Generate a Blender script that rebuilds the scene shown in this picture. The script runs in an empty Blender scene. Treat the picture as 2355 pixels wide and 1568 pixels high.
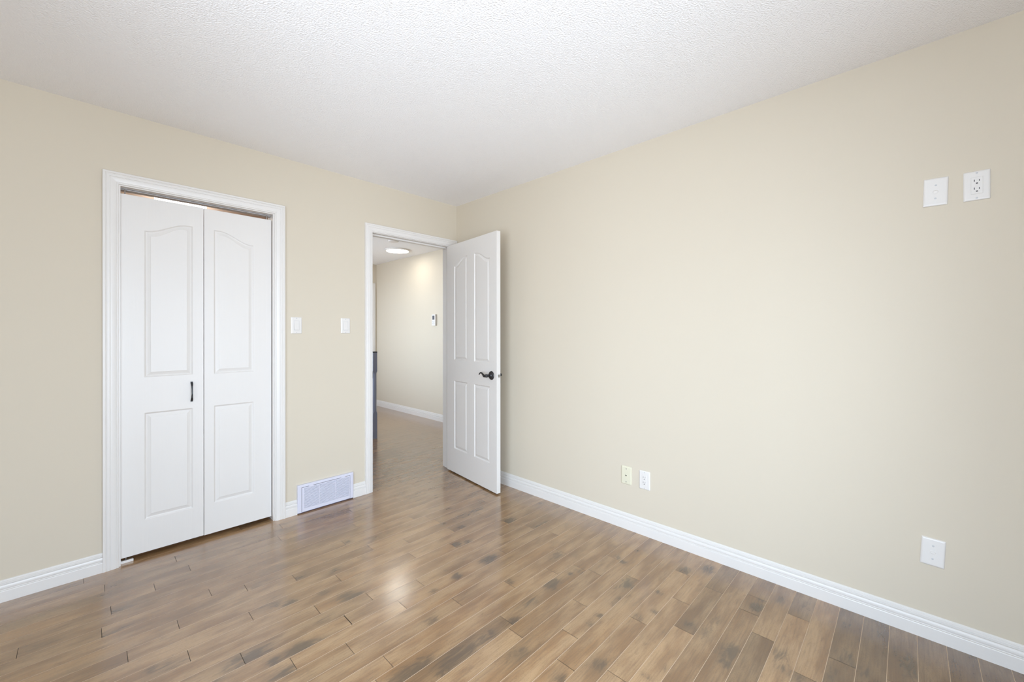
import bpy, bmesh, math, random
import numpy as np
from mathutils import Vector, Matrix

# ------------------------------------------------------------------ scene, camera, light
S = bpy.context.scene
COL = S.collection
S.view_settings.view_transform = 'Standard'
S.view_settings.look = 'None'
S.view_settings.gamma = 1.0
S.view_settings.use_curve_mapping = False
S.view_settings.exposure = 0.0
S.cycles.max_bounces = 14
S.cycles.diffuse_bounces = 10
S.cycles.glossy_bounces = 5
S.cycles.transparent_max_bounces = 12
S.cycles.sample_clamp_indirect = 8.0
S.cycles.caustics_reflective = False
S.cycles.caustics_refractive = False
S.cycles.use_denoising = True

cam_d = bpy.data.cameras.new('camera')
cam = bpy.data.objects.new('camera', cam_d)
COL.objects.link(cam)
cam_d.sensor_width = 36.0
cam_d.lens = 940.09 / 2355.0 * 36.0
cam_d.shift_y = -18.1 / 2355.0
cam_d.clip_start = 0.02
cam.location = (-2.3954, -3.0414, 1.2521)
cam.rotation_euler = (math.radians(90), math.radians(0.037), math.radians(44.064 - 90))
S.camera = cam

ROOM_W, ROOM_D, H = 3.62, 4.20, 2.44          # left wall x = -ROOM_W, window wall y = -ROOM_D
WIN = (-3.50, -1.10, 0.08, 2.06)              # window in the wall behind the camera
SKY = 12.3

world = bpy.data.worlds.new('overcast_sky')
S.world = world
world.use_nodes = True
wn = world.node_tree.nodes
wl = world.node_tree.links
bg = wn['Background']
tc = wn.new('ShaderNodeTexCoord')
sep = wn.new('ShaderNodeSeparateXYZ')
rmp = wn.new('ShaderNodeValToRGB')
rmp.color_ramp.elements[0].position = 0.46
rmp.color_ramp.elements[0].color = (0.625, 0.705, 0.81, 1)
rmp.color_ramp.elements[1].position = 0.56
rmp.color_ramp.elements[1].color = (0.695, 0.842, 1.02, 1)
mth = wn.new('ShaderNodeMath'); mth.operation = 'MULTIPLY_ADD'
mth.inputs[1].default_value = 0.5; mth.inputs[2].default_value = 0.5
wl.new(tc.outputs['Generated'], sep.inputs[0])
wl.new(sep.outputs['Z'], mth.inputs[0])
wl.new(mth.outputs[0], rmp.inputs[0])
wl.new(rmp.outputs[0], bg.inputs['Color'])
bg.inputs['Strength'].default_value = SKY

def portal(name, loc, rot, sx, sy):
    l = bpy.data.lights.new(name, 'AREA')
    l.shape = 'RECTANGLE'; l.size = sx; l.size_y = sy
    l.cycles.is_portal = True
    o = bpy.data.objects.new(name, l); COL.objects.link(o)
    o.location = loc; o.rotation_euler = rot
    return o
portal('window_daylight', ((WIN[0]+WIN[1])/2, -ROOM_D-0.10, (WIN[2]+WIN[3])/2), (math.radians(90), 0, 0), WIN[1]-WIN[0], WIN[3]-WIN[2])
HALL_FILL_WIN = (1.35, 3.20, 0.60, 2.15)                # unseen window added in the hall left wall for fill: y range, z range
portal('hall_fill_daylight', (-1.14 - 0.10, (HALL_FILL_WIN[0]+HALL_FILL_WIN[1])/2, (HALL_FILL_WIN[2]+HALL_FILL_WIN[3])/2), (math.radians(90), 0, math.radians(-90)), HALL_FILL_WIN[1]-HALL_FILL_WIN[0], HALL_FILL_WIN[3]-HALL_FILL_WIN[2])
SIDE_FILL_WIN = (-3.60, -1.75, 0.16, 2.06)              # window added in the left wall for fill, out of frame: y range, z range
portal('side_fill_daylight', (-ROOM_W - 0.10, (SIDE_FILL_WIN[0]+SIDE_FILL_WIN[1])/2, (SIDE_FILL_WIN[2]+SIDE_FILL_WIN[3])/2), (math.radians(90), 0, math.radians(-90)), SIDE_FILL_WIN[1]-SIDE_FILL_WIN[0], SIDE_FILL_WIN[3]-SIDE_FILL_WIN[2])

# traced floor: (row, x) of end joints; (x, y, length, strength) of mineral streaks; (x, y, tint) of odd planks
JOINTS = [(-13, -0.408), (-12, -0.583), (-11, -0.227), (-10, -0.466), (-9, -0.34), (-9, -0.2), (-7, -0.655), (-7, -0.281), (-6, -1.058), (-6, -0.475), (-5, -0.735), (-5, -0.244), (-4, -1.147), (-3, -0.463), (-2, -0.814), (-1, -0.558), (-1, -0.366), (0, -1.132), (0, -0.577), (1, -1.678), (2, -0.941), (2, -0.517), (3, -1.206), (4, -1.677), (4, -0.379), (6, -1.612), (6, -1.61), (6, -1.243), (6, -0.42), (7, -1.986), (7, -1.471), (7, -0.629), (8, -1.679), (8, -0.906), (8, -0.48), (9, -1.132), (10, -1.899), (10, -1.511), (10, -0.795), (10, -0.521), (11, -2.294), (11, -1.069), (12, -2.131), (12, -1.667), (12, -1.256), (12, -0.784), (12, -0.352), (13, -1.861), (14, -2.361), (14, -1.991), (14, -1.341), (14, -0.877), (15, -2.593), (15, -1.049), (16, -2.329), (16, -1.194), (17, -2.173), (17, -0.981), (18, -2.025), (18, -1.59), (19, -2.345), (19, -1.114), (20, -2.064), (20, -1.533), (20, -0.539), (21, -2.417), (21, -0.998), (22, -1.724), (22, -0.575)]
STREAKS = [(-2.305, -0.486, 0.12, 0.5), (-2.336, -0.657, 0.12, 0.6), (-2.589, -0.269, 0.15, 0.4), (-2.377, -0.27, 0.2, 0.3), (-2.441, -0.461, 0.25, 0.25), (-2.435, -0.815, 0.12, 0.4), (-2.321, -0.877, 0.12, 0.4), (-2.235, -1.025, 0.04, 0.6), (-2.197, -1.045, 0.1, 0.6), (-1.452, -0.361, 0.15, 0.4), (-1.733, -0.621, 0.12, 0.5), (-1.639, -0.812, 0.1, 0.6), (-1.506, -0.865, 0.1, 0.6), (-1.796, -0.932, 0.1, 0.6), (-1.748, -0.981, 0.05, 0.8), (-1.613, -1.012, 0.05, 0.6), (-1.55, -1.117, 0.08, 0.7), (-2.039, -0.719, 0.15, 0.4), (-1.806, -0.72, 0.12, 0.4), (-1.643, -0.634, 0.05, 0.3), (-1.789, -0.894, 0.08, 0.3), (-1.289, -0.108, 0.1, 0.4), (-1.321, -0.626, 0.05, 0.7), (-1.957, -1.216, 0.1, 1), (-2.004, -1.194, 0.06, 0.7), (-1.808, -1.311, 0.1, 1), (-1.761, -1.321, 0.1, 0.5), (-1.907, -1.302, 0.04, 0.9), (-1.898, -1.392, 0.08, 0.8), (-2.042, -1.219, 0.04, 0.5), (-2.008, -1.225, 0.08, 0.5), (-2.078, -1.243, 0.08, 0.6), (-2.16, -1.044, 0.06, 0.5), (-1.681, -1.205, 0.1, 0.4), (-0.562, -0.828, 0.25, 0.7), (-0.619, -0.682, 0.06, 0.5), (-0.726, -0.966, 0.06, 0.7), (-0.89, -1.122, 0.06, 1), (-0.819, -1.146, 0.05, 0.8), (-0.455, -1.132, 0.09, 1), (-0.519, -0.889, 0.05, 0.5), (-0.194, -0.16, 0.1, 0.2), (-1.169, -0.71, 0.06, 0.5), (-1.094, -0.692, 0.02, 0.5), (-0.365, 0.391, 0.2, 0.35), (-0.772, -0.837, 0.04, 0.5), (-0.859, -1.379, 0.09, 1), (-1.077, -1.373, 0.05, 0.8), (-1.07, -1.295, 0.12, 0.35), (-1.138, -1.502, 0.12, 0.35), (-1.528, -1.148, 0.09, 0.9), (-1.236, -1.384, 0.05, 0.5), (-0.925, -1.594, 0.04, 0.6), (-1.329, -0.863, 0.03, 0.5), (-1.568, -1.732, 0.16, 0.9), (-1.404, -1.777, 0.2, 0.8), (-1.476, -1.794, 0.08, 0.8), (-1.26, -1.791, 0.15, 0.6), (-1.134, -1.782, 0.12, 0.5), (-1.36, -1.543, 0.06, 0.6), (-1.231, -1.944, 0.08, 0.8), (-1.12, -1.817, 0.05, 0.9), (-1.678, -1.667, 0.04, 1), (-1.318, -1.788, 0.2, 0.4), (-0.581, -1.623, 0.1, 0.6), (-0.792, -1.765, 0.08, 0.9), (-0.534, -2.032, 0.12, 0.7), (-0.252, -1.802, 0.03, 0.5), (-0.367, -1.919, 0.03, 0.7), (-0.354, -1.323, 0.15, 0.5), (-0.21, -2.192, 0.06, 0.8), (-0.969, -1.778, 0.08, 0.6), (-0.658, -1.786, 0.02, 0.6), (-0.607, -1.811, 0.04, 0.5), (-0.488, -2.172, 0.03, 0.6), (-0.632, -2.227, 0.03, 0.7), (-0.468, -1.518, 0.05, 0.4), (-0.483, -1.69, 0.06, 0.4), (-0.344, -1.878, 0.05, 0.6), (-0.09, -1.094, 0.06, 0.4), (-0.171, -1.956, 0.02, 0.3), (-0.203, -1.922, 0.02, 0.5), (-0.666, -2.065, 0.1, 0.5), (-0.825, -2.067, 0.03, 0.7), (-0.898, -2.065, 0.04, 0.5), (-0.61, -2.375, 0.06, 0.8), (-1.066, -2.207, 0.06, 0.7), (-1.214, -2.135, 0.05, 0.7), (-1.21, -1.961, 0.06, 0.6), (-0.72, -2.183, 0.06, 0.5), (-0.902, -2.395, 0.05, 0.5), (-0.731, -2.318, 0.04, 0.5), (-0.983, -2.359, 0.02, 0.6), (-0.718, -2.064, 0.03, 0.5), (-0.123, -2.278, 0.08, 0.8), (-0.276, -2.55, 0.06, 0.9), (-0.494, -2.443, 0.06, 0.5), (-0.658, -2.536, 0.1, 0.8), (-0.132, -2.608, 0.07, 0.6), (-0.526, -2.677, 0.08, 0.6), (-0.382, -2.872, 0.1, 0.7), (-0.595, -2.702, 0.06, 0.6), (-0.128, -2.695, 0.12, 0.4), (-0.718, -2.546, 0.04, 0.9), (-0.602, -2.433, 0.08, 0.5), (-0.196, -2.815, 0.05, 0.4), (-0.146, -2.86, 0.08, 0.4), (-0.206, -2.555, 0.03, 0.6), (-0.604, -2.75, 0.06, 0.6), (-0.504, -2.853, 0.1, 0.5), (-0.106, -2.963, 0.05, 0.6), (-0.261, -3.047, 0.12, 0.8), (-0.182, -3.005, 0.1, 0.4), (-0.403, -2.924, 0.06, 0.6), (-0.267, -2.975, 0.1, 0.3), (-0.058, -3.191, 0.25, 0.3), (-0.105, -3.09, 0.1, 0.3), (-0.012, -3.289, 0.2, 0.3)]
TINTS = [(-0.871, -2.326, 1.12), (-0.812, -1.827, 0.9), (-1.072, -1.948, 0.92), (-0.816, -2.15, 0.98), (-0.322, -2.691, 1.08), (-0.363, -2.617, 0.94), (-0.272, -2.773, 1.0), (-0.161, -2.415, 0.9), (-0.491, -1.832, 0.88), (-0.798, -1.861, 0.9), (-0.322, -1.296, 0.88), (-0.837, -1.292, 0.97), (-1.057, -1.593, 0.93), (-1.337, -1.764, 0.86), (-1.08, -1.592, 1.0), (-1.504, -1.647, 1.06)]

# ------------------------------------------------------------------ materials
def lin(c):
    c = c / 255.0
    return c / 12.92 if c <= 0.04045 else ((c + 0.055) / 1.055) ** 2.4
def rgb(r, g, b):
    return (lin(r), lin(g), lin(b), 1.0)
def new_mat(name):
    m = bpy.data.materials.new(name); m.use_nodes = True
    return m, m.node_tree.nodes, m.node_tree.links, m.node_tree.nodes['Principled BSDF']
def N(nodes, kind, **kw):
    n = nodes.new(kind)
    for k, v in kw.items():
        setattr(n, k, v)
    return n
def paint(name, col, rough=0.5, bump=0.0, scale=300.0, spec=0.5, metal=0.0, detail=3.0, vary=0.0, dist=0.002):
    m, ns, ls, b = new_mat(name)
    b.inputs['Base Color'].default_value = col
    b.inputs['Roughness'].default_value = rough
    b.inputs['Specular IOR Level'].default_value = spec
    b.inputs['Metallic'].default_value = metal
    tc = N(ns, 'ShaderNodeTexCoord')
    nz = N(ns, 'ShaderNodeTexNoise')
    nz.inputs['Scale'].default_value = scale
    nz.inputs['Detail'].default_value = detail
    ls.new(tc.outputs['Object'], nz.inputs['Vector'])
    if bump:
        bp = N(ns, 'ShaderNodeBump')
        bp.inputs['Strength'].default_value = bump
        bp.inputs['Distance'].default_value = dist
        ls.new(nz.outputs['Fac'], bp.inputs['Height'])
        ls.new(bp.outputs['Normal'], b.inputs['Normal'])
    if vary:
        mx = N(ns, 'ShaderNodeMix', data_type='RGBA')
        mx.inputs['A'].default_value = tuple(v * (1 - vary) for v in col[:3]) + (1,)
        mx.inputs['B'].default_value = tuple(min(1, v * (1 + vary)) for v in col[:3]) + (1,)
        ls.new(nz.outputs['Fac'], mx.inputs['Factor'])
        ls.new(mx.outputs['Result'], b.inputs['Base Color'])
    return m
def glow(name, col, strength):
    m, ns, ls, b = new_mat(name)
    b.inputs['Base Color'].default_value = (0.9, 0.9, 0.9, 1)
    b.inputs['Emission Color'].default_value = col
    b.inputs['Emission Strength'].default_value = strength
    return m

M = {}
M['wall'] = paint('beige_wall_paint', rgb(205, 195, 177), 0.65, 0.05, 260, 0.3)
M['closet_wall'] = paint('closet_wall_paint', rgb(222, 205, 190), 0.65, 0.05, 260, 0.3)
M['ceiling'] = paint('knockdown_ceiling', rgb(243, 242, 242), 0.8, 0.8, 150, 0.2, detail=4, dist=0.006)
M['trim'] = paint('white_trim_paint', rgb(220, 216, 211), 0.35, 0.0, 60, 0.5)
M['plastic'] = paint('white_plastic', rgb(220, 216, 211), 0.28, 0.0, 50, 0.5)
M['almond'] = paint('almond_plastic', rgb(216, 211, 188), 0.3, 0.0, 50, 0.5)
M['dark_slot'] = paint('dark_slot', rgb(22, 22, 22), 0.6)
M['vent'] = paint('lavender_white_plastic', rgb(209, 208, 219), 0.35)
M['bronze'] = paint('dark_bronze_metal', rgb(62, 61, 62), 0.38, 0.1, 120, 0.5, metal=0.6, vary=0.15)
M['black'] = paint('black_satin_metal', rgb(30, 30, 32), 0.35, metal=0.3)
M['steel'] = paint('brushed_steel', rgb(170, 168, 165), 0.35, metal=0.9)
M['track'] = paint('grey_track_metal', rgb(150, 142, 136), 0.4, metal=0.2)
M['screw'] = paint('screw_head', rgb(196, 196, 197), 0.35)
M['newel'] = paint('charcoal_satin_paint', rgb(118, 122, 138), 0.3, spec=1.0)
M['lcd'] = paint('grey_lcd_screen', rgb(92, 94, 100), 0.25, vary=0.3, scale=400)
M['hall_glow'] = glow('led_diffuser', (1.0, 0.955, 0.87, 1), 17.5)
M['closet_glow'] = glow('closet_lens', (1.0, 0.92, 0.84, 1), 5.5)

# white painted door skin with an embossed wood grain
m, ns, ls, b = new_mat('white_moulded_door_skin')
b.inputs['Base Color'].default_value = rgb(220, 216, 211)
b.inputs['Roughness'].default_value = 0.4
tcn = N(ns, 'ShaderNodeTexCoord'); mp = N(ns, 'ShaderNodeMapping')
mp.inputs['Scale'].default_value = (95, 95, 2.6)
nz = N(ns, 'ShaderNodeTexNoise'); nz.inputs['Scale'].default_value = 1.0; nz.inputs['Detail'].default_value = 5
nz.inputs['Distortion'].default_value = 0.9
bp = N(ns, 'ShaderNodeBump'); bp.inputs['Strength'].default_value = 0.22; bp.inputs['Distance'].default_value = 0.002
ls.new(tcn.outputs['Object'], mp.inputs['Vector']); ls.new(mp.outputs[0], nz.inputs['Vector'])
ls.new(nz.outputs['Fac'], bp.inputs['Height']); ls.new(bp.outputs[0], b.inputs['Normal'])
M['door'] = m

# window glass
m, ns, ls, b = new_mat('window_glass')
ns.remove(b)
tr = N(ns, 'ShaderNodeBsdfTransparent'); gl = N(ns, 'ShaderNodeBsdfGlossy'); gl.inputs['Roughness'].default_value = 0.02
fr = N(ns, 'ShaderNodeFresnel'); fr.inputs['IOR'].default_value = 1.25
mx = N(ns, 'ShaderNodeMixShader')
ls.new(fr.outputs[0], mx.inputs[0]); ls.new(tr.outputs[0], mx.inputs[1]); ls.new(gl.outputs[0], mx.inputs[2])
ls.new(mx.outputs[0], ns['Material Output'].inputs['Surface'])
M['glass'] = m

# stained maple planks; tint / streak / pid come from the plank mesh
def wood_material():
    m, ns, ls, b = new_mat('stained_maple_planks')
    pos = N(ns, 'ShaderNodeTexCoord').outputs['Object']
    def attr(n):
        a = N(ns, 'ShaderNodeAttribute'); a.attribute_name = n
        return a.outputs['Fac']
    tint, streak, pid = attr('tint'), attr('streak'), attr('pid')
    def math_(op, a, c, clamp=False):
        n = N(ns, 'ShaderNodeMath', operation=op, use_clamp=clamp)
        for i, v in enumerate((a, c)):
            if hasattr(v, 'is_output'):
                ls.new(v, n.inputs[i])
            else:
                n.inputs[i].default_value = v
        return n.outputs[0]
    off = N(ns, 'ShaderNodeCombineXYZ')
    ls.new(math_('MULTIPLY', pid, 3.7), off.inputs[0])
    ls.new(math_('MULTIPLY', pid, 1.3), off.inputs[1])
    ls.new(pid, off.inputs[2])
    def coords(sx, sy):
        mp = N(ns, 'ShaderNodeMapping'); mp.inputs['Scale'].default_value = (sx, sy, 1)
        ls.new(pos, mp.inputs['Vector'])
        ad = N(ns, 'ShaderNodeVectorMath', operation='ADD')
        ls.new(mp.outputs[0], ad.inputs[0]); ls.new(off.outputs[0], ad.inputs[1])
        return ad.outputs[0]
    def noise(vec, scale, detail=4.0, rough=0.55, dist=0.0):
        n = N(ns, 'ShaderNodeTexNoise')
        n.inputs['Scale'].default_value = scale; n.inputs['Detail'].default_value = detail
        n.inputs['Roughness'].default_value = rough; n.inputs['Distortion'].default_value = dist
        ls.new(vec, n.inputs['Vector'])
        return n.outputs['Fac']
    def ramp(v, a, c):
        n = N(ns, 'ShaderNodeMapRange', interpolation_type='SMOOTHSTEP')
        n.inputs['From Min'].default_value = a; n.inputs['From Max'].default_value = c
        ls.new(v, n.inputs['Value'])
        return n.outputs['Result']
    def mix(f, a, c, blend='MIX'):
        n = N(ns, 'ShaderNodeMix', data_type='RGBA', blend_type=blend)
        for k, v in (('Factor', f), ('A', a), ('B', c)):
            if hasattr(v, 'is_output'):
                ls.new(v, n.inputs[k])
            else:
                n.inputs[k].default_value = v
        return n.outputs['Result']
    cloud = noise(coords(2.2, 9.0), 1.6, 3)                       # broad figure along a plank
    grain = noise(coords(9.0, 150.0), 1.0, 4, 0.6, 0.3)           # fine grain lines
    fleck = noise(coords(120.0, 260.0), 1.0, 2)                   # pores
    amber = noise(coords(1.1, 5.0), 1.3, 2)
    smoky = noise(coords(8.0, 30.0), 1.0, 5, 0.62, 1.6)
    col = mix(ramp(cloud, 0.32, 0.68), WOOD['deep'], WOOD['pale'])
    col = mix(math_('MULTIPLY', ramp(amber, 0.50, 0.74), 0.30), col, WOOD['amber'])
    col = mix(math_('MULTIPLY', ramp(grain, 0.40, 0.70), 0.36), col, WOOD['grain'])
    col = mix(math_('MULTIPLY', ramp(fleck, 0.48, 0.75), 0.30), col, WOOD['grain'])
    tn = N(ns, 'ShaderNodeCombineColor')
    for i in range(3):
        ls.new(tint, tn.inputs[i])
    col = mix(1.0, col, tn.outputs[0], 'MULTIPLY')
    col = mix(math_('MULTIPLY', streak, 0.60, True), col, WOOD['smoke'])
    s = math_('ADD', streak, math_('MULTIPLY', math_('SUBTRACT', smoky, 0.5), 1.9))
    mask = math_('MULTIPLY', ramp(s, 0.30, 0.85), ramp(streak, 0.10, 0.45))
    mask = math_('MULTIPLY', mask, 0.66)
    col = mix(mask, col, WOOD['mineral'])
    faint = math_('MULTIPLY', ramp(smoky, 0.56, 0.80), 0.5)     # faint mineral figure everywhere
    col = mix(faint, col, WOOD['grain'])
    ls.new(col, b.inputs['Base Color'])
    rg = N(ns, 'ShaderNodeMapRange')
    rg.inputs['To Min'].default_value = 0.19; rg.inputs['To Max'].default_value = 0.27
    ls.new(grain, rg.inputs['Value'])
    ls.new(rg.outputs['Result'], b.inputs['Roughness'])
    b.inputs['Specular IOR Level'].default_value = 0.75
    b.inputs['Coat Weight'].default_value = 0.9; b.inputs['Coat Roughness'].default_value = 0.17
    wav = noise(coords(5.0, 12.0), 1.0, 1)
    hgt = math_('ADD', math_('MULTIPLY', grain, 0.10), wav)
    bp = N(ns, 'ShaderNodeBump'); bp.inputs['Strength'].default_value = 0.10; bp.inputs['Distance'].default_value = 0.0015
    ls.new(hgt, bp.inputs['Height']); ls.new(bp.outputs[0], b.inputs['Normal'])
    return m
WOOD = {'pale': rgb(172, 139, 101), 'deep': rgb(136, 102, 68), 'amber': rgb(164, 118, 66),
        'grain': rgb(100, 78, 58), 'mineral': rgb(74, 62, 49), 'smoke': rgb(104, 83, 62)}
M['wood'] = wood_material()
M['seam'] = paint('seam_bevel_glint', rgb(194, 171, 145), 0.7, spec=0.2)  # light catching the plank bevels, painted as a pale strip
M['joint'] = paint('dark_end_joint', rgb(56, 46, 37), 0.7, spec=0.2)

# ------------------------------------------------------------------ helpers
def link(o):
    COL.objects.link(o); return o
def obj(name, bm, mats, parent=None, smooth=False):
    bmesh.ops.recalc_face_normals(bm, faces=bm.faces)
    me = bpy.data.meshes.new(name); bm.to_mesh(me); bm.free()
    if not isinstance(mats, (list, tuple)):
        mats = [mats]
    for x in mats:
        me.materials.append(x)
    if smooth:
        for p in me.polygons:
            p.use_smooth = True
    o = link(bpy.data.objects.new(name, me))
    if parent is not None:
        o.parent = parent
    return o
def tag(o, label, cat, group=None, kind=None):
    o['label'] = label; o['category'] = cat
    if group: o['group'] = group
    if kind: o['kind'] = kind
    return o
def struct(o, label=None, cat=None):
    o['kind'] = 'structure'
    if label: o['label'] = label
    if cat: o['category'] = cat
    return o
def thing(name, label, cat, loc=(0, 0, 0), rot=(0, 0, 0), group=None, kind=None):
    o = link(bpy.data.objects.new(name, None))
    o.empty_display_size = 0.05
    o.location = loc; o.rotation_euler = rot
    return tag(o, label, cat, group, kind)
def box(bm, x0, x1, y0, y1, z0, z1, mi=0):
    v = [bm.verts.new((x, y, z)) for x in (x0, x1) for y in (y0, y1) for z in (z0, z1)]
    for q in ((0, 1, 3, 2), (4, 6, 7, 5), (0, 4, 5, 1), (2, 3, 7, 6), (0, 2, 6, 4), (1, 5, 7, 3)):
        f = bm.faces.new([v[i] for i in q]); f.material_index = mi
    return v
def bevel(bm, w, seg=2):
    bmesh.ops.remove_doubles(bm, verts=bm.verts, dist=1e-6)
    bmesh.ops.bevel(bm, geom=list(bm.edges), offset=w, segments=seg, affect='EDGES', profile=0.7)
def loft(bm, loops, cap0=False, cap1=True, closed=True, mi=0):
    rows = [[bm.verts.new(p) for p in lp] for lp in loops]
    n = len(rows[0])
    for a, c in zip(rows, rows[1:]):
        for i in range(n if closed else n - 1):
            j = (i + 1) % n
            bm.faces.new((a[i], a[j], c[j], c[i])).material_index = mi
    if cap0: bm.faces.new(rows[0]).material_index = mi
    if cap1: bm.faces.new(rows[-1]).material_index = mi
    return rows
def lathe(bm, prof, seg=32, axis='Z', center=(0, 0, 0), cap0=True, cap1=True, mi=0):
    loops = []
    for r, h in prof:
        lp = []
        for k in range(seg):
            a = 2 * math.pi * k / seg
            c, s = r * math.cos(a), r * math.sin(a)
            p = {'Z': (c, s, h), 'Y': (c, h, s), 'X': (h, c, s)}[axis]
            lp.append(tuple(p[i] + center[i] for i in range(3)))
        loops.append(lp)
    return loft(bm, loops, cap0, cap1, mi=mi)
def tube(bm, pts, radii, seg=12, flat=1.0):
    loops = []
    n = len(pts)
    for i, p in enumerate(pts):
        t = (Vector(pts[min(i + 1, n - 1)]) - Vector(pts[max(i - 1, 0)])).normalized()
        up = Vector((0, 1, 0)) if abs(t.y) < 0.9 else Vector((1, 0, 0))
        s = t.cross(up).normalized(); w = s.cross(t).normalized()
        loops.append([tuple(Vector(p) + (s * math.cos(a) + w * math.sin(a) * flat) * radii[i])
                      for a in (2 * math.pi * k / seg for k in range(seg))])
    return loft(bm, loops, True, True)
def rect(x0, x1, z0, z1, y):
    return [(x0, y, z0), (x1, y, z0), (x1, y, z1), (x0, y, z1)]
def rrect(x0, x1, z0, z1, y, r, k=4):
    out = []
    for cx, cz, a0 in ((x1 - r, z0 + r, -90), (x1 - r, z1 - r, 0), (x0 + r, z1 - r, 90), (x0 + r, z0 + r, 180)):
        for i in range(k + 1):
            a = math.radians(a0 + 90 * i / k)
            out.append((cx + r * math.cos(a), y, cz + r * math.sin(a)))
    return out

# ------------------------------------------------------------------ setting: floor of separate planks
PW, Y0 = 0.08306, -1.8231
def build_floor():
    rnd = random.Random(11)
    by_row = {}
    for r, x in JOINTS:
        by_row.setdefault(r, []).append(x)
    V, F, MI, TI, ST, PI_ = [], [], [], [], [], []
    def quad_grid(xs, ys, z, mi, tint, blobs, pid):
        base = sum(len(a) for a in V)
        X, Y = np.meshgrid(xs, ys, indexing='ij')
        P = np.stack([X.ravel(), Y.ravel(), np.full(X.size, z)], 1)
        V.append(P)
        nx, ny = len(xs), len(ys)
        idx = np.arange(nx * ny).reshape(nx, ny) + base
        F.append(np.stack([idx[:-1, :-1].ravel(), idx[1:, :-1].ravel(), idx[1:, 1:].ravel(), idx[:-1, 1:].ravel()], 1))
        MI.append(np.full((nx - 1) * (ny - 1), mi))
        st = np.zeros(len(P))
        for bx, by, L, s in blobs:
            d = ((P[:, 0] - bx) / (L * 0.8)) ** 2 + ((P[:, 1] - by) / (0.026 + 0.20 * L)) ** 2
            st = np.maximum(st, s * np.exp(-d))
        ST.append(st); TI.append(np.full(len(P), tint)); PI_.append(np.full(len(P), pid))
    g, jw = 0.0009, 0.0009
    pid = 0
    for r in range(-32, 74):
        ya, yb = Y0 + r * PW, Y0 + (r + 1) * PW
        if yb < -ROOM_D or ya > 3.62:
            continue
        ya_, yb_ = max(ya, -ROOM_D), min(yb, 3.62)
        hall = yb > 0.06
        xa, xb = (-2.9, 1.1) if hall else (-ROOM_W, 0.0)
        known = sorted(x for x in by_row.get(r, []) if xa + 0.1 < x < xb - 0.1)
        cuts = [xa]
        if known:
            x = known[0] - rnd.uniform(0.5, 1.1); pre = []
            while x > xa + 0.15:
                pre.append(x); x -= rnd.uniform(0.35, 1.1)
            cuts += sorted(pre)
            cuts += known
            x = known[-1] + rnd.uniform(0.7, 1.3)
        else:
            x = xa + rnd.uniform(0.2, 1.0)
        while x < xb - 0.15:
            cuts.append(x); x += rnd.uniform(0.4, 1.2)
        cuts.append(xb)
        step = 0.05 if hall else 0.014
        for a, c in zip(cuts, cuts[1:]):
            pid += 1
            tint = rnd.uniform(0.87, 1.09)
            if r < -6: tint *= 0.84 if r > -10 else 0.70 if r > -13 else 0.60      # corner vignette and shade painted into the tint of these rows
            for tx, ty, tv in TINTS:
                if a < tx < c and ya < ty < yb: tint = tv
            bl = [q for q in STREAKS if a < q[0] < c and ya < q[1] < yb]
            vis = any(True for q in bl) or rnd.random() < 0.25
            if not bl and (hall or a < -2.2) and rnd.random() < 0.5:
                bl = [(a + 0.05, rnd.uniform(ya, yb), 0.14, rnd.uniform(0.3, 0.6))]
            n = max(2, int((c - a) / step))
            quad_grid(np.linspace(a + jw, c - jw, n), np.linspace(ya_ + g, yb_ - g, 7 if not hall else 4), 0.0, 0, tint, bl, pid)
            if c < xb:
                quad_grid(np.array([c - jw, c + jw]), np.array([ya_ + g, yb_ - g]), -0.0001, 2, 1, [], 0)
        quad_grid(np.array([xa, xb]), np.array([yb_ - g, yb_ + g]), -0.0001, 1, 1, [], 0)
    # slab under the boards
    base = sum(len(a) for a in V)
    bx = [(x, y, z) for x in (-ROOM_W - .1, 1.18) for y in (-ROOM_D - .1, 3.70) for z in (-0.06, -0.0012)]
    V.append(np.array(bx)); F.append(np.array(((0, 1, 3, 2), (4, 6, 7, 5), (0, 4, 5, 1), (2, 3, 7, 6), (0, 2, 6, 4), (1, 5, 7, 3))) + base)
    MI.append(np.full(6, 2)); TI.append(np.ones(8)); ST.append(np.zeros(8)); PI_.append(np.zeros(8))
    V = np.concatenate(V); F = np.concatenate(F); MI = np.concatenate(MI)
    me = bpy.data.meshes.new('floor')
    me.from_pydata(V.tolist(), [], F.tolist())
    for mm in (M['wood'], M['seam'], M['joint']):
        me.materials.append(mm)
    me.polygons.foreach_set('material_index', MI.astype(np.int32))
    for nm, arr in (('tint', TI), ('streak', ST), ('pid', PI_)):
        at = me.attributes.new(nm, 'FLOAT', 'POINT')
        at.data.foreach_set('value', np.concatenate(arr).astype(np.float32))
    me.update()
    o = link(bpy.data.objects.new('floor', me))
    return struct(o)
build_floor()

# ------------------------------------------------------------------ setting: walls and ceiling
T = 0.115                                    # wall thickness
CL0, CL1, CLH = -2.298, -1.526, 2.063        # rough closet opening (jambs line it)
DR0, DR1, DRH = -0.856, -0.053, 2.065        # rough bedroom-door opening
bm = bmesh.new()
box(bm, -ROOM_W, 1.185, -ROOM_D, 3.71, H, H + 0.1)
struct(obj('ceiling', bm, M['ceiling']))

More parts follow.
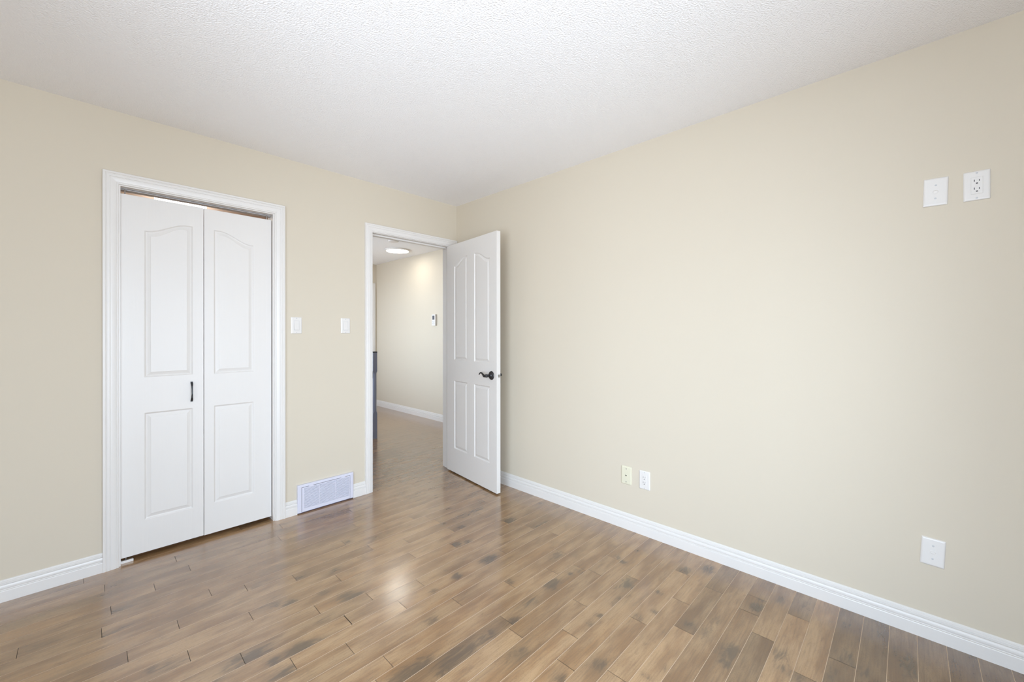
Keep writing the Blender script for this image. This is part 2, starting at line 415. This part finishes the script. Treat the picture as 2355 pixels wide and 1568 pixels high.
bm = bmesh.new()
box(bm, -ROOM_W, CL0, 0, T, 0, H)
box(bm, CL0, CL1, 0, T, CLH, H)
box(bm, CL1, DR0, 0, T, 0, H)
box(bm, DR0, DR1, 0, T, DRH, H)
box(bm, DR1, 0.0, 0, T, 0, H)
struct(obj('wall_back', bm, M['wall']))
bm = bmesh.new(); box(bm, 0, T, -ROOM_D, T, 0, H); struct(obj('wall_right', bm, M['wall']))
bm = bmesh.new()
sy0, sy1, sz0, sz1 = SIDE_FILL_WIN
for a in ((-ROOM_D, sy0, 0, H), (sy1, T, 0, H), (sy0, sy1, 0, sz0), (sy0, sy1, sz1, H)):
    box(bm, -ROOM_W - T, -ROOM_W, a[0], a[1], a[2], a[3])
struct(obj('wall_left', bm, M['wall']))
bm = bmesh.new()
x0, x1, z0, z1 = WIN
box(bm, -ROOM_W, x0, -ROOM_D - T, -ROOM_D, 0, H)
box(bm, x1, T, -ROOM_D - T, -ROOM_D, 0, H)
box(bm, x0, x1, -ROOM_D - T, -ROOM_D, 0, z0)
box(bm, x0, x1, -ROOM_D - T, -ROOM_D, z1, H)
struct(obj('wall_front', bm, M['wall']))
HX, HY = 1.07, 3.59
bm = bmesh.new(); box(bm, HX, HX + T, T, HY + T, 0, H); struct(obj('wall_hall_right', bm, M['wall']))
bm = bmesh.new(); box(bm, -1.25, HX, HY, HY + T, 0, H); struct(obj('wall_hall_end', bm, M['wall']))
bm = bmesh.new()
hy0, hy1, hz0, hz1 = HALL_FILL_WIN
box(bm, -1.25, -1.14, T, hy0, 0, H); box(bm, -1.25, -1.14, hy1, HY, 0, H); box(bm, -1.25, -1.14, hy0, hy1, 0, hz0); box(bm, -1.25, -1.14, hy0, hy1, hz1, H)
struct(obj('wall_hall_left', bm, M['wall']))
bm = bmesh.new(); box(bm, T, HX, 0.0, T, 0, H); struct(obj('wall_hall_near', bm, M['wall']))
bm = bmesh.new()
box(bm, -2.90, -2.80, T, 0.80, 0, H)
box(bm, -2.80, -1.25, 0.72, 0.80, 0, H)
box(bm, -1.35, -1.25, T, 0.72, 0, H)
struct(obj('wall_closet', bm, M['closet_wall']))

# window behind the camera
bm = bmesh.new()
yw = -ROOM_D - 0.07
for a in ((x0, x0 + .05, z0, z1), (x1 - .05, x1, z0, z1), (x0 + .05, x1 - .05, z0, z0 + .05), (x0 + .05, x1 - .05, z1 - .05, z1)):
    box(bm, a[0], a[1], yw - .03, yw + .03, a[2], a[3])
box(bm, (x0 + x1) / 2 - .025, (x0 + x1) / 2 + .025, yw - .03, yw + .03, z0 + .05, z1 - .05)
win = struct(obj('window_1', bm, M['trim']), 'white framed sliding window behind the camera', 'window')
bm = bmesh.new(); box(bm, x0 + .05, x1 - .05, yw - .003, yw + .003, z0 + .05, z1 - .05)
obj('window_glass', bm, M['glass'], win)
bm = bmesh.new()
for a in ((x0 - .065, x0, z0 - .065, z1 + .065), (x1, x1 + .065, z0 - .065, z1 + .065), (x0, x1, z0 - .065, z0), (x0, x1, z1, z1 + .065)):
    box(bm, a[0], a[1], -ROOM_D, -ROOM_D + .017, a[2], a[3])
obj('window_casing', bm, M['trim'], win)

def added_window(name, x, y0, y1, z0, z1, label):
    bm = bmesh.new()
    for a in ((y0, y0 + .05, z0, z1), (y1 - .05, y1, z0, z1), (y0 + .05, y1 - .05, z0, z0 + .05), (y0 + .05, y1 - .05, z1 - .05, z1)):
        box(bm, x - .03, x + .03, a[0], a[1], a[2], a[3])
    o = struct(obj(name, bm, M['trim']), label, 'window')
    bm = bmesh.new(); box(bm, x - .003, x + .003, y0 + .05, y1 - .05, z0 + .05, z1 - .05)
    obj('window_glass', bm, M['glass'], o)
    return o
added_window('added_window_2', -1.195, hy0, hy1, hz0, hz1, 'white framed fill window added in the hidden hall wall')
win = added_window('added_window_3', -ROOM_W - .07, sy0, sy1, sz0, sz1, 'white framed side window added left of the camera for fill')
bm = bmesh.new()
for a in ((sy0 - .065, sy0, sz0 - .065, sz1 + .065), (sy1, sy1 + .065, sz0 - .065, sz1 + .065), (sy0, sy1, sz0 - .065, sz0), (sy0, sy1, sz1, sz1 + .065)):
    box(bm, -ROOM_W, -ROOM_W + .017, a[0], a[1], a[2], a[3])
obj('window_casing', bm, M['trim'], win)  # casing of the added side window

# ------------------------------------------------------------------ setting: casings, jambs, baseboards
CASE = [(0.0, 0.0), (0.0, 0.0155), (0.0012, 0.017), (0.0095, 0.0178), (0.0112, 0.0168), (0.0124, 0.0142), (0.0138, 0.0142),
        (0.0165, 0.0160), (0.021, 0.0166), (0.0265, 0.0164), (0.0275, 0.0140), (0.0290, 0.0138), (0.031, 0.0150), (0.036, 0.0150),
        (0.0450, 0.0138), (0.0520, 0.0122), (0.0530, 0.0100), (0.0545, 0.0098), (0.0560, 0.0112), (0.0605, 0.0108), (0.0620, 0.0090), (0.062, 0.0)]
def casing(name, xl, xr, zt, ywall=0.0):
    bm = bmesh.new()
    loops = []
    for w, d in CASE:
        y = ywall - d
        loops.append([(xl + w, y, 0), (xl + w, y, zt - w), (xr - w, y, zt - w), (xr - w, y, 0)])
    loft(bm, loops, False, False, closed=False)
    for i in (0, 3):
        bm.faces.new([bm.verts.new(lp[i]) for lp in loops])
    return struct(obj(name, bm, M['trim']))
casing('trim_1', -2.349, -1.474, 2.113)
casing('trim_2', -0.905, -0.004, 2.114)
casing('trim_3', 0.14, 1.044, 2.114, HY)
bm = bmesh.new()                              # closet jamb
box(bm, CL0, -2.280, 0.0, T, 0, 2.045); box(bm, -1.544, CL1, 0.0, T, 0, 2.045); box(bm, CL0, CL1, 0.0, T, 2.045, CLH)
struct(obj('trim_4', bm, M['trim']))
bm = bmesh.new()                              # bedroom door jamb with its stops
box(bm, DR0, -0.838, 0.0, T + .004, 0, 2.048); box(bm, -0.071, DR1, 0.0, T + .004, 0, 2.048); box(bm, DR0, DR1, 0.0, T + .004, 2.048, DRH)
box(bm, -0.838, -0.827, 0.042, 0.080, 0, 2.037); box(bm, -0.082, -0.071, 0.042, 0.080, 0, 2.037); box(bm, -0.838, -0.071, 0.042, 0.080, 2.037, 2.048)
jamb = struct(obj('trim_5', bm, M['trim']))
bm = bmesh.new()
box(bm, -0.8385, -0.8368, -0.004, 0.028, 0.895, 0.951); box(bm, -0.8420, -0.8368, -0.0055, -0.0035, 0.905, 0.941)
sp = obj('strike_plate', bm, M['bronze'], jamb); sp['label'] = 'dark metal strike plate'

BASE = [(0.0, 0.0), (0.014, 0.0), (0.014, 0.0495), (0.0130, 0.0520), (0.0070, 0.0532), (0.0066, 0.0562), (0.0108, 0.0592), (0.0118, 0.0640),
        (0.0114, 0.0700), (0.0098, 0.0760), (0.0082, 0.0776), (0.0036, 0.0782), (0.0036, 0.0808), (0.0080, 0.0828), (0.0082, 0.0870),
        (0.0066, 0.0880), (0.0064, 0.0930), (0.0048, 0.0940), (0.0042, 0.0985), (0.0025, 0.1005), (0.0, 0.1005)]
def baseboard(name, pts, normal):
    """pts: two wall points (x, y); normal: unit vector from the wall into the room"""
    bm = bmesh.new()
    loops = [[(p[0] + normal[0] * d, p[1] + normal[1] * d, z) for d, z in BASE] for p in pts]
    rows = loft(bm, loops, True, True)
    return struct(obj(name, bm, M['trim']))
baseboard('baseboard_back', ((-ROOM_W, 0), (-2.3485, 0)), (0, -1))
baseboard('baseboard_back', ((-1.4745, 0), (-1.3985, 0)), (0, -1))
baseboard('baseboard_back', ((-1.0030, 0), (-0.9045, 0)), (0, -1))
baseboard('baseboard_right', ((0, -ROOM_D), (0, -0.018)), (-1, 0))
baseboard('baseboard_left', ((-ROOM_W, -ROOM_D), (-ROOM_W, -0.015)), (1, 0))
baseboard('baseboard_front', ((WIN[1] + .066, -ROOM_D), (-0.015, -ROOM_D)), (0, 1))
baseboard('baseboard_hall_right', ((HX, 0.13), (HX, HY - .001)), (-1, 0))
baseboard('baseboard_hall_end', ((-1.13, HY), (0.1405, HY)), (0, -1))

# ------------------------------------------------------------------ doors
def arch_loop(u0, u1, z0, z1, zp, peak_right, inset, n=14):
    """outline of a panel whose top sweeps up in an S from the low side to the high side (flat top when zp == z1)"""
    a, c = u0 + inset, u1 - inset
    pts = [(a, z0 + inset), (c, z0 + inset)]
    for k in range(n + 1):
        t = k / n                              # from right to left along the top
        u = c + (a - c) * t
        f = 1 - t if peak_right else t
        s = max(0.0, min(1.0, (f - 0.04) / 0.84)); s = s * s * (3 - 2 * s)
        pts.append((u, z1 + (zp - z1) * s - inset))
    return pts
PANEL = [(0.0, 0.0), (0.0025, 0.0012), (0.007, 0.0058), (0.010, 0.0066), (0.013, 0.0062), (0.027, 0.0020), (0.0285, 0.0010), (0.031, 0.0008)]
def door_skin(bm, W, Z0, Z1, y, sgn, panels):
    """one moulded face of a door leaf at depth y, looking along sgn * y"""
    outer = [bm.verts.new((u, y, z)) for u, z in ((0, Z0), (W, Z0), (W, Z1), (0, Z1))]
    edges = [bm.edges.new((outer[i], outer[(i + 1) % 4])) for i in range(4)]
    for p in panels:
        loops = [[(u, y - sgn * d, z) for u, z in arch_loop(*p, inset)] for inset, d in PANEL]
        rows = loft(bm, loops, False, True)
        r0 = rows[0]
        edges += [bm.edges.get((r0[i], r0[(i + 1) % len(r0)])) for i in range(len(r0))]
    bmesh.ops.triangle_fill(bm, use_beauty=True, use_dissolve=False, edges=edges)
    return outer
def door_leaf(name, W, Z0, Z1, th, panels, parent=None):
    bm = bmesh.new()
    f = door_skin(bm, W, Z0, Z1, 0.0, -1, panels)
    k = door_skin(bm, W, Z0, Z1, th, 1, panels)
    for i in range(4):
        j = (i + 1) % 4
        bm.faces.new((f[i], f[j], k[j], k[i]))
    return obj(name, bm, M['door'], parent)

# closet: a pair of bifold leaves that fold as one door
bif = thing('door_1', 'white two-leaf bifold closet door with arched panels and dark pull', 'door', (-2.2785, 0.030, 0), kind='structure')
LW = 0.3640
a = door_leaf('door_leaf', LW, 0.027, 2.013, 0.028, [(0.0955, 0.3135, 1.005, 1.829, 1.892, True), (0.0955, 0.3135, 0.207, 0.807, 0.807, True)], bif)
c = door_leaf('door_leaf', LW, 0.025, 2.011, 0.028, [(0.048, 0.263, 1.002, 1.826, 1.890, False), (0.048, 0.263, 0.207, 0.807, 0.807, False)], bif)
c.location = (LW + 0.0030, 0, 0)
bm = bmesh.new()
pts = [(0, -0.002, -0.058), (0, -0.010, -0.052), (0, -0.019, -0.036), (0, -0.0235, -0.014), (0, -0.0235, 0.014), (0, -0.019, 0.036), (0, -0.010, 0.052), (0, -0.002, 0.058)]
n = len(pts)
wd = [0.0052, 0.0052, 0.0042, 0.0032, 0.0032, 0.0042, 0.0052, 0.0052]
loops = []
for (x, y, z), w in zip(pts, wd):
    loops.append([(x - w, y - .002, z), (x + w, y - .002, z), (x + w, y + .002, z), (x - w, y + .002, z)])
loft(bm, loops, True, True)
for zz in (-0.054, 0.054):
    box(bm, -.005, .005, -.008, 0.0005, zz - .005, zz + .005)
hd = obj('door_handle', bm, M['black'], bif); hd.location = (0.3060, 0, 0.905); hd['label'] = 'small black bow pull'
for px in (0.018, 2 * LW - 0.020):
    bm = bmesh.new(); lathe(bm, [(0.0030, 2.010), (0.0030, 2.0435)], 10)
    box(bm, -.008, .008, -.006, .006, 2.0105, 2.0145)
    pv = obj('pivot_pin', bm, M['track'], bif); pv.location = (px, 0.014, 0)
bm = bmesh.new()
box(bm, -2.279, -1.545, 0.0545, 0.056, 2.0410, 2.0448); box(bm, -2.279, -1.545, 0.032, 0.0545, 2.0436, 2.0448)
tag(obj('closet_track', bm, M['screw']), 'thin grey metal track along the top of the closet opening', 'track')
t = thing('floor_bracket', 'small white pivot bracket on floor at left of closet opening', 'bracket', (-2.280, 0.034, 0))
bm = bmesh.new(); box(bm, 0.0, 0.052, -0.006, 0.026, 0.0, 0.004); box(bm, 0.0, 0.052, -0.008, -0.004, 0.0, 0.0125); box(bm, 0.0, 0.003, -0.006, 0.026, 0.0, 0.018)
obj('bracket_plate', bm, M['plastic'], t)
bm = bmesh.new(); lathe(bm, [(0.0045, 0.004), (0.0045, 0.014), (0.003, 0.0145), (0.003, 0.026)], 12, center=(0.022, 0.010, 0))
obj('pivot_pin', bm, M['steel'], t)

# bedroom door, standing open about 83 degrees
DW, DT = 0.7605, 0.035
dvec = Vector((-0.1237, -0.9923, 0))
door = thing('door_2', 'white four-panel bedroom door standing open beside the right wall', 'door', (-0.1173, -0.0086, 0),
             (0, 0, math.atan2(dvec.y, dvec.x)), kind='structure')
# local x runs from hinge to latch; the seen face (towards -x in the room) is local -y
panels = [(0.127, 0.341, 1.015, 1.850, 1.917, True), (0.446, 0.668, 1.015, 1.850, 1.917, False),
          (0.127, 0.341, 0.225, 0.831, 0.831, True), (0.446, 0.668, 0.225, 0.831, 0.831, False)]
leaf = door_leaf('door_leaf', DW, 0.012, 2.044, DT, panels, door)
def lever(parent, sgn, y):
    t = link(bpy.data.objects.new('door_handle', None)); t.empty_display_size = .03
    t.parent = parent; t.location = (0.693, y, 0.920); t['label'] = 'dark bronze curved lever handle'
    bm = bmesh.new()
    lathe(bm, [(0.0345, 0.0), (0.0345, sgn * 0.003), (0.031, sgn * 0.0075), (0.022, sgn * 0.010), (0.016, sgn * 0.012), (0.015, sgn * 0.020)], 40, 'Y')
    obj('rosette', bm, M['bronze'], t, True)
    bm = bmesh.new()
    lathe(bm, [(0.011, sgn * 0.012), (0.011, sgn * 0.036), (0.0115, sgn * 0.040), (0.0130, sgn * 0.049), (0.0120, sgn * 0.058), (0.006, sgn * 0.062)], 24, 'Y')
    yy = sgn * 0.046
    path = [(0.004, 0), (-0.010, 0.0), (-0.022, -0.001), (-0.032, -0.004), (-0.040, -0.003), (-0.050, 0.004), (-0.062, 0.013), (-0.074, 0.0175), (-0.086, 0.0175), (-0.096, 0.0135), (-0.103, 0.007), (-0.107, 0.000)]
    rad = [0.0085, 0.0075, 0.0080, 0.0110, 0.0115, 0.0092, 0.0072, 0.0062, 0.0055, 0.0050, 0.0047, 0.0036]
    fine, fr_ = [], []
    for i in range(len(path) - 1):
        for s in range(3):
            f = s / 3
            fine.append((path[i][0] * (1 - f) + path[i + 1][0] * f, yy, path[i][1] * (1 - f) + path[i + 1][1] * f)); fr_.append(rad[i] * (1 - f) + rad[i + 1] * f)
    fine.append((path[-1][0], yy, path[-1][1])); fr_.append(rad[-1])
    tube(bm, fine, fr_, 14, 0.8)
    obj('lever', bm, M['bronze'], t, True)
    return t
lever(door, -1, 0.0)
lever(door, 1, DT)
bm = bmesh.new(); box(bm, DW - .001, DW + .0015, 0.005, 0.030, 0.892, 0.949); bevel(bm, 0.0008, 1)
lp = obj('latch_plate', bm, M['plastic'], door)
bm = bmesh.new(); box(bm, DW, DW + .011, 0.010, 0.024, 0.910, 0.931); bevel(bm, 0.002, 2)
obj('latch_bolt', bm, M['steel'], door)
for hz in (0.25, 1.03, 1.83):
    bm = bmesh.new(); lathe(bm, [(0.0065, hz - .045), (0.0065, hz + .045)], 14, center=(-0.006, DT + 0.005, 0))
    obj('hinge', bm, M['bronze'], door)

d3 = thing('door_3', 'white panelled door closed at the far end of the hall', 'door', (0.21, HY - 0.006, 0), kind='structure')
door_leaf('door_leaf', 0.768, 0.012, 2.044, 0.005, [(0.12, 0.34, 1.015, 1.85, 1.917, True), (0.43, 0.65, 1.015, 1.85, 1.917, False),
                                                   (0.12, 0.34, 0.225, 0.831, 0.831, True), (0.43, 0.65, 0.225, 0.831, 0.831, False)], d3)

# ------------------------------------------------------------------ wall plates; local x = right, z = up, front = -y
def cover(parent, w, h, mat, hole=None, th=0.0062):
    bm = bmesh.new()
    a, c = w / 2, h / 2
    loft(bm, [rrect(-a, a, -c, c, 0, .003), rrect(-a, a, -c, c, -.0022, .003), rrect(-a + .0012, a - .0012, -c + .0012, c - .0012, -.0042, .003),
              rrect(-a + .0035, a - .0035, -c + .0035, c - .0035, -.0056, .003), rrect(-a + .0065, a - .0065, -c + .0065, c - .0065, -th, .003)], True, True)
    o = obj('cover_plate', bm, mat, parent)
    return o
def screw(parent, z, mat, y=-0.0062, x=0.0):
    bm = bmesh.new()
    lathe(bm, [(0.0034, 0.0), (0.0034, -0.0006), (0.0022, -0.0013)], 14, 'Y', (x, y, z))
    box(bm, x - .0026, x + .0026, y - .0016, y - .0010, z - .00045, z + .00045)
    obj('screw', bm, mat, parent)
RW = (0, 0, -math.pi / 2)                      # on the right wall, facing into the room
def rocker_switch(loc, rot, label):
    t = thing('light_switch', label, 'light switch', loc, rot, 'rocker switches between the two doors')
    cover(t, 0.070, 0.114, M['plastic'])
    bm = bmesh.new()
    for q in ((-.0172, -.0160, -.034, .034), (.0160, .0172, -.034, .034), (-.0160, .0160, .0328, .034), (-.0160, .0160, -.034, -.0328)):
        box(bm, q[0], q[1], -.0068, -.0060, q[2], q[3])
    obj('switch_frame', bm, M['screw'], t)
    bm = bmesh.new()                           # paddle, pressed in at the top
    f = [(-.0155, -.0066, -.0320), (.0155, -.0066, -.0320), (.0155, -.0066, .0320), (-.0155, -.0066, .0320)]
    g = [(-.0150, -.0115, -.0312), (.0150, -.0115, -.0312), (.0150, -.0068, .0312), (-.0150, -.0068, .0312)]
    loft(bm, [f, g], True, True)
    obj('rocker', bm, M['plastic'], t)
    screw(t, .0485, M['screw']); screw(t, -.0485, M['screw'])
    return t
rocker_switch((-1.4003, 0, 1.3068), (0, 0, 0), 'white rocker light switch close to the closet door casing')
rocker_switch((-1.0570, 0, 1.3080), (0, 0, 0), 'white rocker light switch nearer the open bedroom doorway')
def outlet(loc, rot, label):
    t = thing('power_outlet', label, 'outlet', loc, rot, 'duplex outlets on the right wall')
    cover(t, 0.0705, 0.1135, M['plastic'])
    bm = bmesh.new()
    loft(bm, [rrect(-.0172, .0172, -.034, .034, -.0060, .002), rrect(-.0172, .0172, -.034, .034, -.0064, .002), rrect(-.0164, .0164, -.0332, .0332, -.0052, .002)], False, True)
    loft(bm, [rrect(-.0155, .0155, -.0323, .0323, -.0055, .002), rrect(-.0155, .0155, -.0323, .0323, -.0074, .002), rrect(-.0147, .0147, -.0315, .0315, -.0080, .002)], False, True)
    obj('receptacle', bm, M['plastic'], t)
    for zc in (.0145, -.0165):
        bm = bmesh.new()
        box(bm, -.0076, -.0056, -.0084, -.0070, zc + .0008, zc + .0088)
        box(bm, .0054, .0072, -.0084, -.0070, zc + .0012, zc + .0080)
        lp = [(.0030 * math.cos(q), -.0084, zc - .0068 + max(-.0012, .0030 * math.sin(q))) for q in (2 * math.pi * k / 16 for k in range(16))]
        loft(bm, [[(x, -.0070, z) for x, y, z in lp], lp], False, True)
        o = obj('socket', bm, M['dark_slot'], t); o['label'] = 'dark slots of one socket'
    screw(t, .0485, M['screw']); screw(t, -.0485, M['screw'])
    return t
outlet((0, -3.2343, 1.8228), RW, 'white duplex power outlet high on right wall beside a plain plate')
outlet((0, -1.8690, 0.3393), RW, 'white duplex power outlet low on right wall beside almond plate')
def cable_plate(loc, roll, label, screws=0.0265):
    t = thing('cable_plate', label, 'wall plate', loc, (0, math.radians(roll), -math.pi / 2), 'plain white cable plates on the right wall')
    cover(t, 0.0705, 0.1125, M['plastic'])
    bm = bmesh.new()
    ov = [(math.cos(a), math.sin(a)) for a in (2 * math.pi * k / 32 for k in range(32))]
    loft(bm, [[(.0092 * c, -.0060, .0070 * s) for c, s in ov], [(.0092 * c, -.0076, .0070 * s) for c, s in ov], [(.0078 * c, -.0080, .0057 * s) for c, s in ov],
              [(.0066 * c, -.0066, .0046 * s) for c, s in ov]], False, True)
    obj('cable_cap', bm, M['plastic'], t)
    screw(t, screws, M['screw']); screw(t, -screws, M['screw'])
    return t
cable_plate((0, -3.1232, 1.8245), 1.7, 'plain white cable plate high on right wall left of outlet')
cable_plate((0, -3.1147, 0.3572), 2.8, 'plain white cable plate low on right wall near its right end, slightly tilted')
t = thing('coax_plate', 'almond coloured coax plate low on right wall beside white outlet', 'wall plate', (0, -1.7456, 0.3410), (0, math.radians(0.7), -math.pi / 2))
cover(t, 0.0705, 0.1145, M['almond'])
bm = bmesh.new(); lathe(bm, [(0.0062, -.0060), (0.0062, -.0085), (0.0048, -.0090), (0.0048, -.0066)], 20, 'Y', cap0=False)
obj('jack_collar', bm, M['almond'], t)
bm = bmesh.new(); lathe(bm, [(0.0045, -.0062), (0.0045, -.0070)], 16, 'Y', cap0=False)
o = obj('jack_hole', bm, M['dark_slot'], t)
screw(t, .0415, M['track']); screw(t, -.0415, M['track'])

# ------------------------------------------------------------------ baseboard return-air register
V0, V1, VB, VT, VD = -1.3985, -1.0030, 0.008, 0.1985, 0.020
t = thing('air_register', 'white slatted air register on baseboard between closet and doorway', 'air vent', ((V0 + V1) / 2, 0, 0))
w = (V1 - V0) / 2
bm = bmesh.new()
fi, ft = 0.0255, 0.0175                        # rim width at the sides and at the top
prof = [(0.0, 0.0), (0.0, 0.017), (0.003, 0.0195), (fi - .004, 0.0205), (fi, 0.0195), (fi, 0.010)]
loops = []
for q, d in prof:
    k = q * ft / fi
    loops.append([(-w + q, -d, VB), (-w + q, -d, VT - k), (w - q, -d, VT - k), (w - q, -d, VB)])
loft(bm, loops, False, False, closed=False)
for i in (0, 3):
    bm.faces.new([bm.verts.new(lp[i]) for lp in loops])
obj('register_frame', bm, M['vent'], t)
bm = bmesh.new()                               # lift-out louvre panel with two tabs
a, pz0, pz1 = w - fi - .0027, 0.0095, VT - ft - .0027
lx0, lx1, lz0, lz1 = -.1555, .1650, 0.0290, 0.1715
for q in ((-a, lx0, pz0, pz1), (lx1, a, pz0, pz1), (lx0, lx1, pz0, lz0), (lx0, lx1, lz1, pz1)):
    box(bm, q[0], q[1], -.0200, -.0120, q[2], q[3])
for dx in (-.0509, .0626):
    box(bm, dx - .0017, dx + .0017, -.0203, -.0120, lz0, lz1)
ns_ = 18
st = (lz1 - lz0) / ns_
for k in range(ns_):
    z = lz0 + k * st
    v = [bm.verts.new(p) for p in ((lx0, -.0200, z + st * .02), (lx1, -.0200, z + st * .02), (lx1, -.0200, z + st * .58), (lx0, -.0200, z + st * .58),
                                   (lx0, -.0125, z + st * .46), (lx1, -.0125, z + st * .46), (lx1, -.0125, z + st * .92), (lx0, -.0125, z + st * .92))]
    for q in ((0, 1, 2, 3), (4, 7, 6, 5), (0, 4, 5, 1), (3, 2, 6, 7), (0, 3, 7, 4), (1, 5, 6, 2)):
        bm.faces.new([v[i] for i in q])
for tx in (-.1083, .1187):
    box(bm, tx - .0148, tx + .0148, -.0216, -.0120, pz1, pz1 + .0125)
obj('louvre_panel', bm, M['vent'], t)
bm = bmesh.new(); box(bm, -w + .004, w - .004, -.0085, -.0005, 0.002, VT - .004)
o = obj('register_back', bm, paint('shaded_duct', rgb(120, 118, 142), 0.8), t)

# ------------------------------------------------------------------ hall: ceiling light, detector, thermostat, newel
t = thing('ceiling_light', 'round flush ceiling light glowing white in the hall', 'ceiling light', (0.655, 2.18, H))
bm = bmesh.new()
lathe(bm, [(0.172, 0.0), (0.172, -0.010), (0.168, -0.018), (0.156, -0.022), (0.152, -0.018)], 64, cap1=False)
obj('light_rim', bm, M['plastic'], t, True)
bm = bmesh.new(); lathe(bm, [(0.154, -0.016), (0.153, -0.0215), (0.14, -0.0235), (0.08, -0.0245), (0.02, -0.0248)], 64)
obj('light_diffuser', bm, M['hall_glow'], t)

t = thing('smoke_detector', 'small white smoke detector on hall ceiling seen under the door head', 'smoke detector', (0.275, 1.63, H))
bm = bmesh.new(); lathe(bm, [(0.072, 0.0), (0.072, -0.010), (0.066, -0.014), (0.066, -0.024), (0.060, -0.034), (0.035, -0.040), (0.010, -0.041)], 40)
obj('detector_body', bm, M['plastic'], t)
bm = bmesh.new()
for k in range(20):
    a = 2 * math.pi * k / 20
    lathe(bm, [(0.0035, -0.023), (0.0035, -0.015)], 6, center=(0.0655 * math.cos(a), 0.0655 * math.sin(a), 0))
obj('detector_vents', bm, M['screw'], t)

t = thing('thermostat', 'white thermostat with grey screen on the beige hall wall', 'thermostat', (HX, 1.855, 1.441), RW)
bm = bmesh.new(); box(bm, -.043, .043, -.030, 0.0, -.081, .081); bevel(bm, .005, 2); obj('thermostat_body', bm, M['plastic'], t)
bm = bmesh.new(); box(bm, -.025, .025, -.0312, -.029, .005, .062); o = obj('screen', bm, M['lcd'], t); o['label'] = 'grey display screen'
for bx, bz in ((-.018, -.022), (.018, -.022), (0, -.030), (-.014, -.052), (.014, -.052)):
    bm = bmesh.new(); box(bm, bx - .007, bx + .007, -.0322, -.029, bz - .005, bz + .005); bevel(bm, .001, 1); obj('button', bm, M['screw'], t)

t = thing('newel_post', 'charcoal stair newel post just inside the hall at left', 'newel post', (-0.0385, 1.527, 0))
hw = 0.0265
def sq(h, ch, z):
    return [(-h, -h + ch, z), (-h + ch, -h, z), (h - ch, -h, z), (h, -h + ch, z), (h, h - ch, z), (h - ch, h, z), (-h + ch, h, z), (-h, h - ch, z)]
bm = bmesh.new()
loft(bm, [sq(hw, .001, 0), sq(hw, .001, .300), sq(hw, .016, .325), sq(hw, .017, .36), sq(hw, .017, .745), sq(hw, .016, .775), sq(hw, .001, .800), sq(hw, .001, 1.022)], True, True)
obj('post_shaft', bm, M['newel'], t)
bm = bmesh.new(); loft(bm, [sq(hw + .001, .001, 1.022), sq(hw + .001, .001, 1.030), sq(hw - .004, .002, 1.034)], True, True)
obj('post_cap', bm, M['black'], t)

# ------------------------------------------------------------------ closet light, seen through the gap over the bifold doors
t = thing('closet_light', 'bright rectangular closet light glimpsed through gap above bifold doors', 'wall light', (-1.945, 0.72, 2.22))
bm = bmesh.new(); box(bm, -.130, .130, -.040, 0.0, -.070, .090); obj('light_housing', bm, M['plastic'], t)
bm = bmesh.new()
loft(bm, [[(-.142, -.040, -.082), (.142, -.040, -.082), (.142, -.040, .102), (-.142, -.040, .102)], [(-.142, -.095, -.082), (.142, -.095, -.082), (.142, -.095, .102), (-.142, -.095, .102)],
          [(-.128, -.110, -.072), (.128, -.110, -.072), (.128, -.110, .092), (-.128, -.110, .092)]], True, True)
obj('light_lens', bm, M['closet_glow'], t)
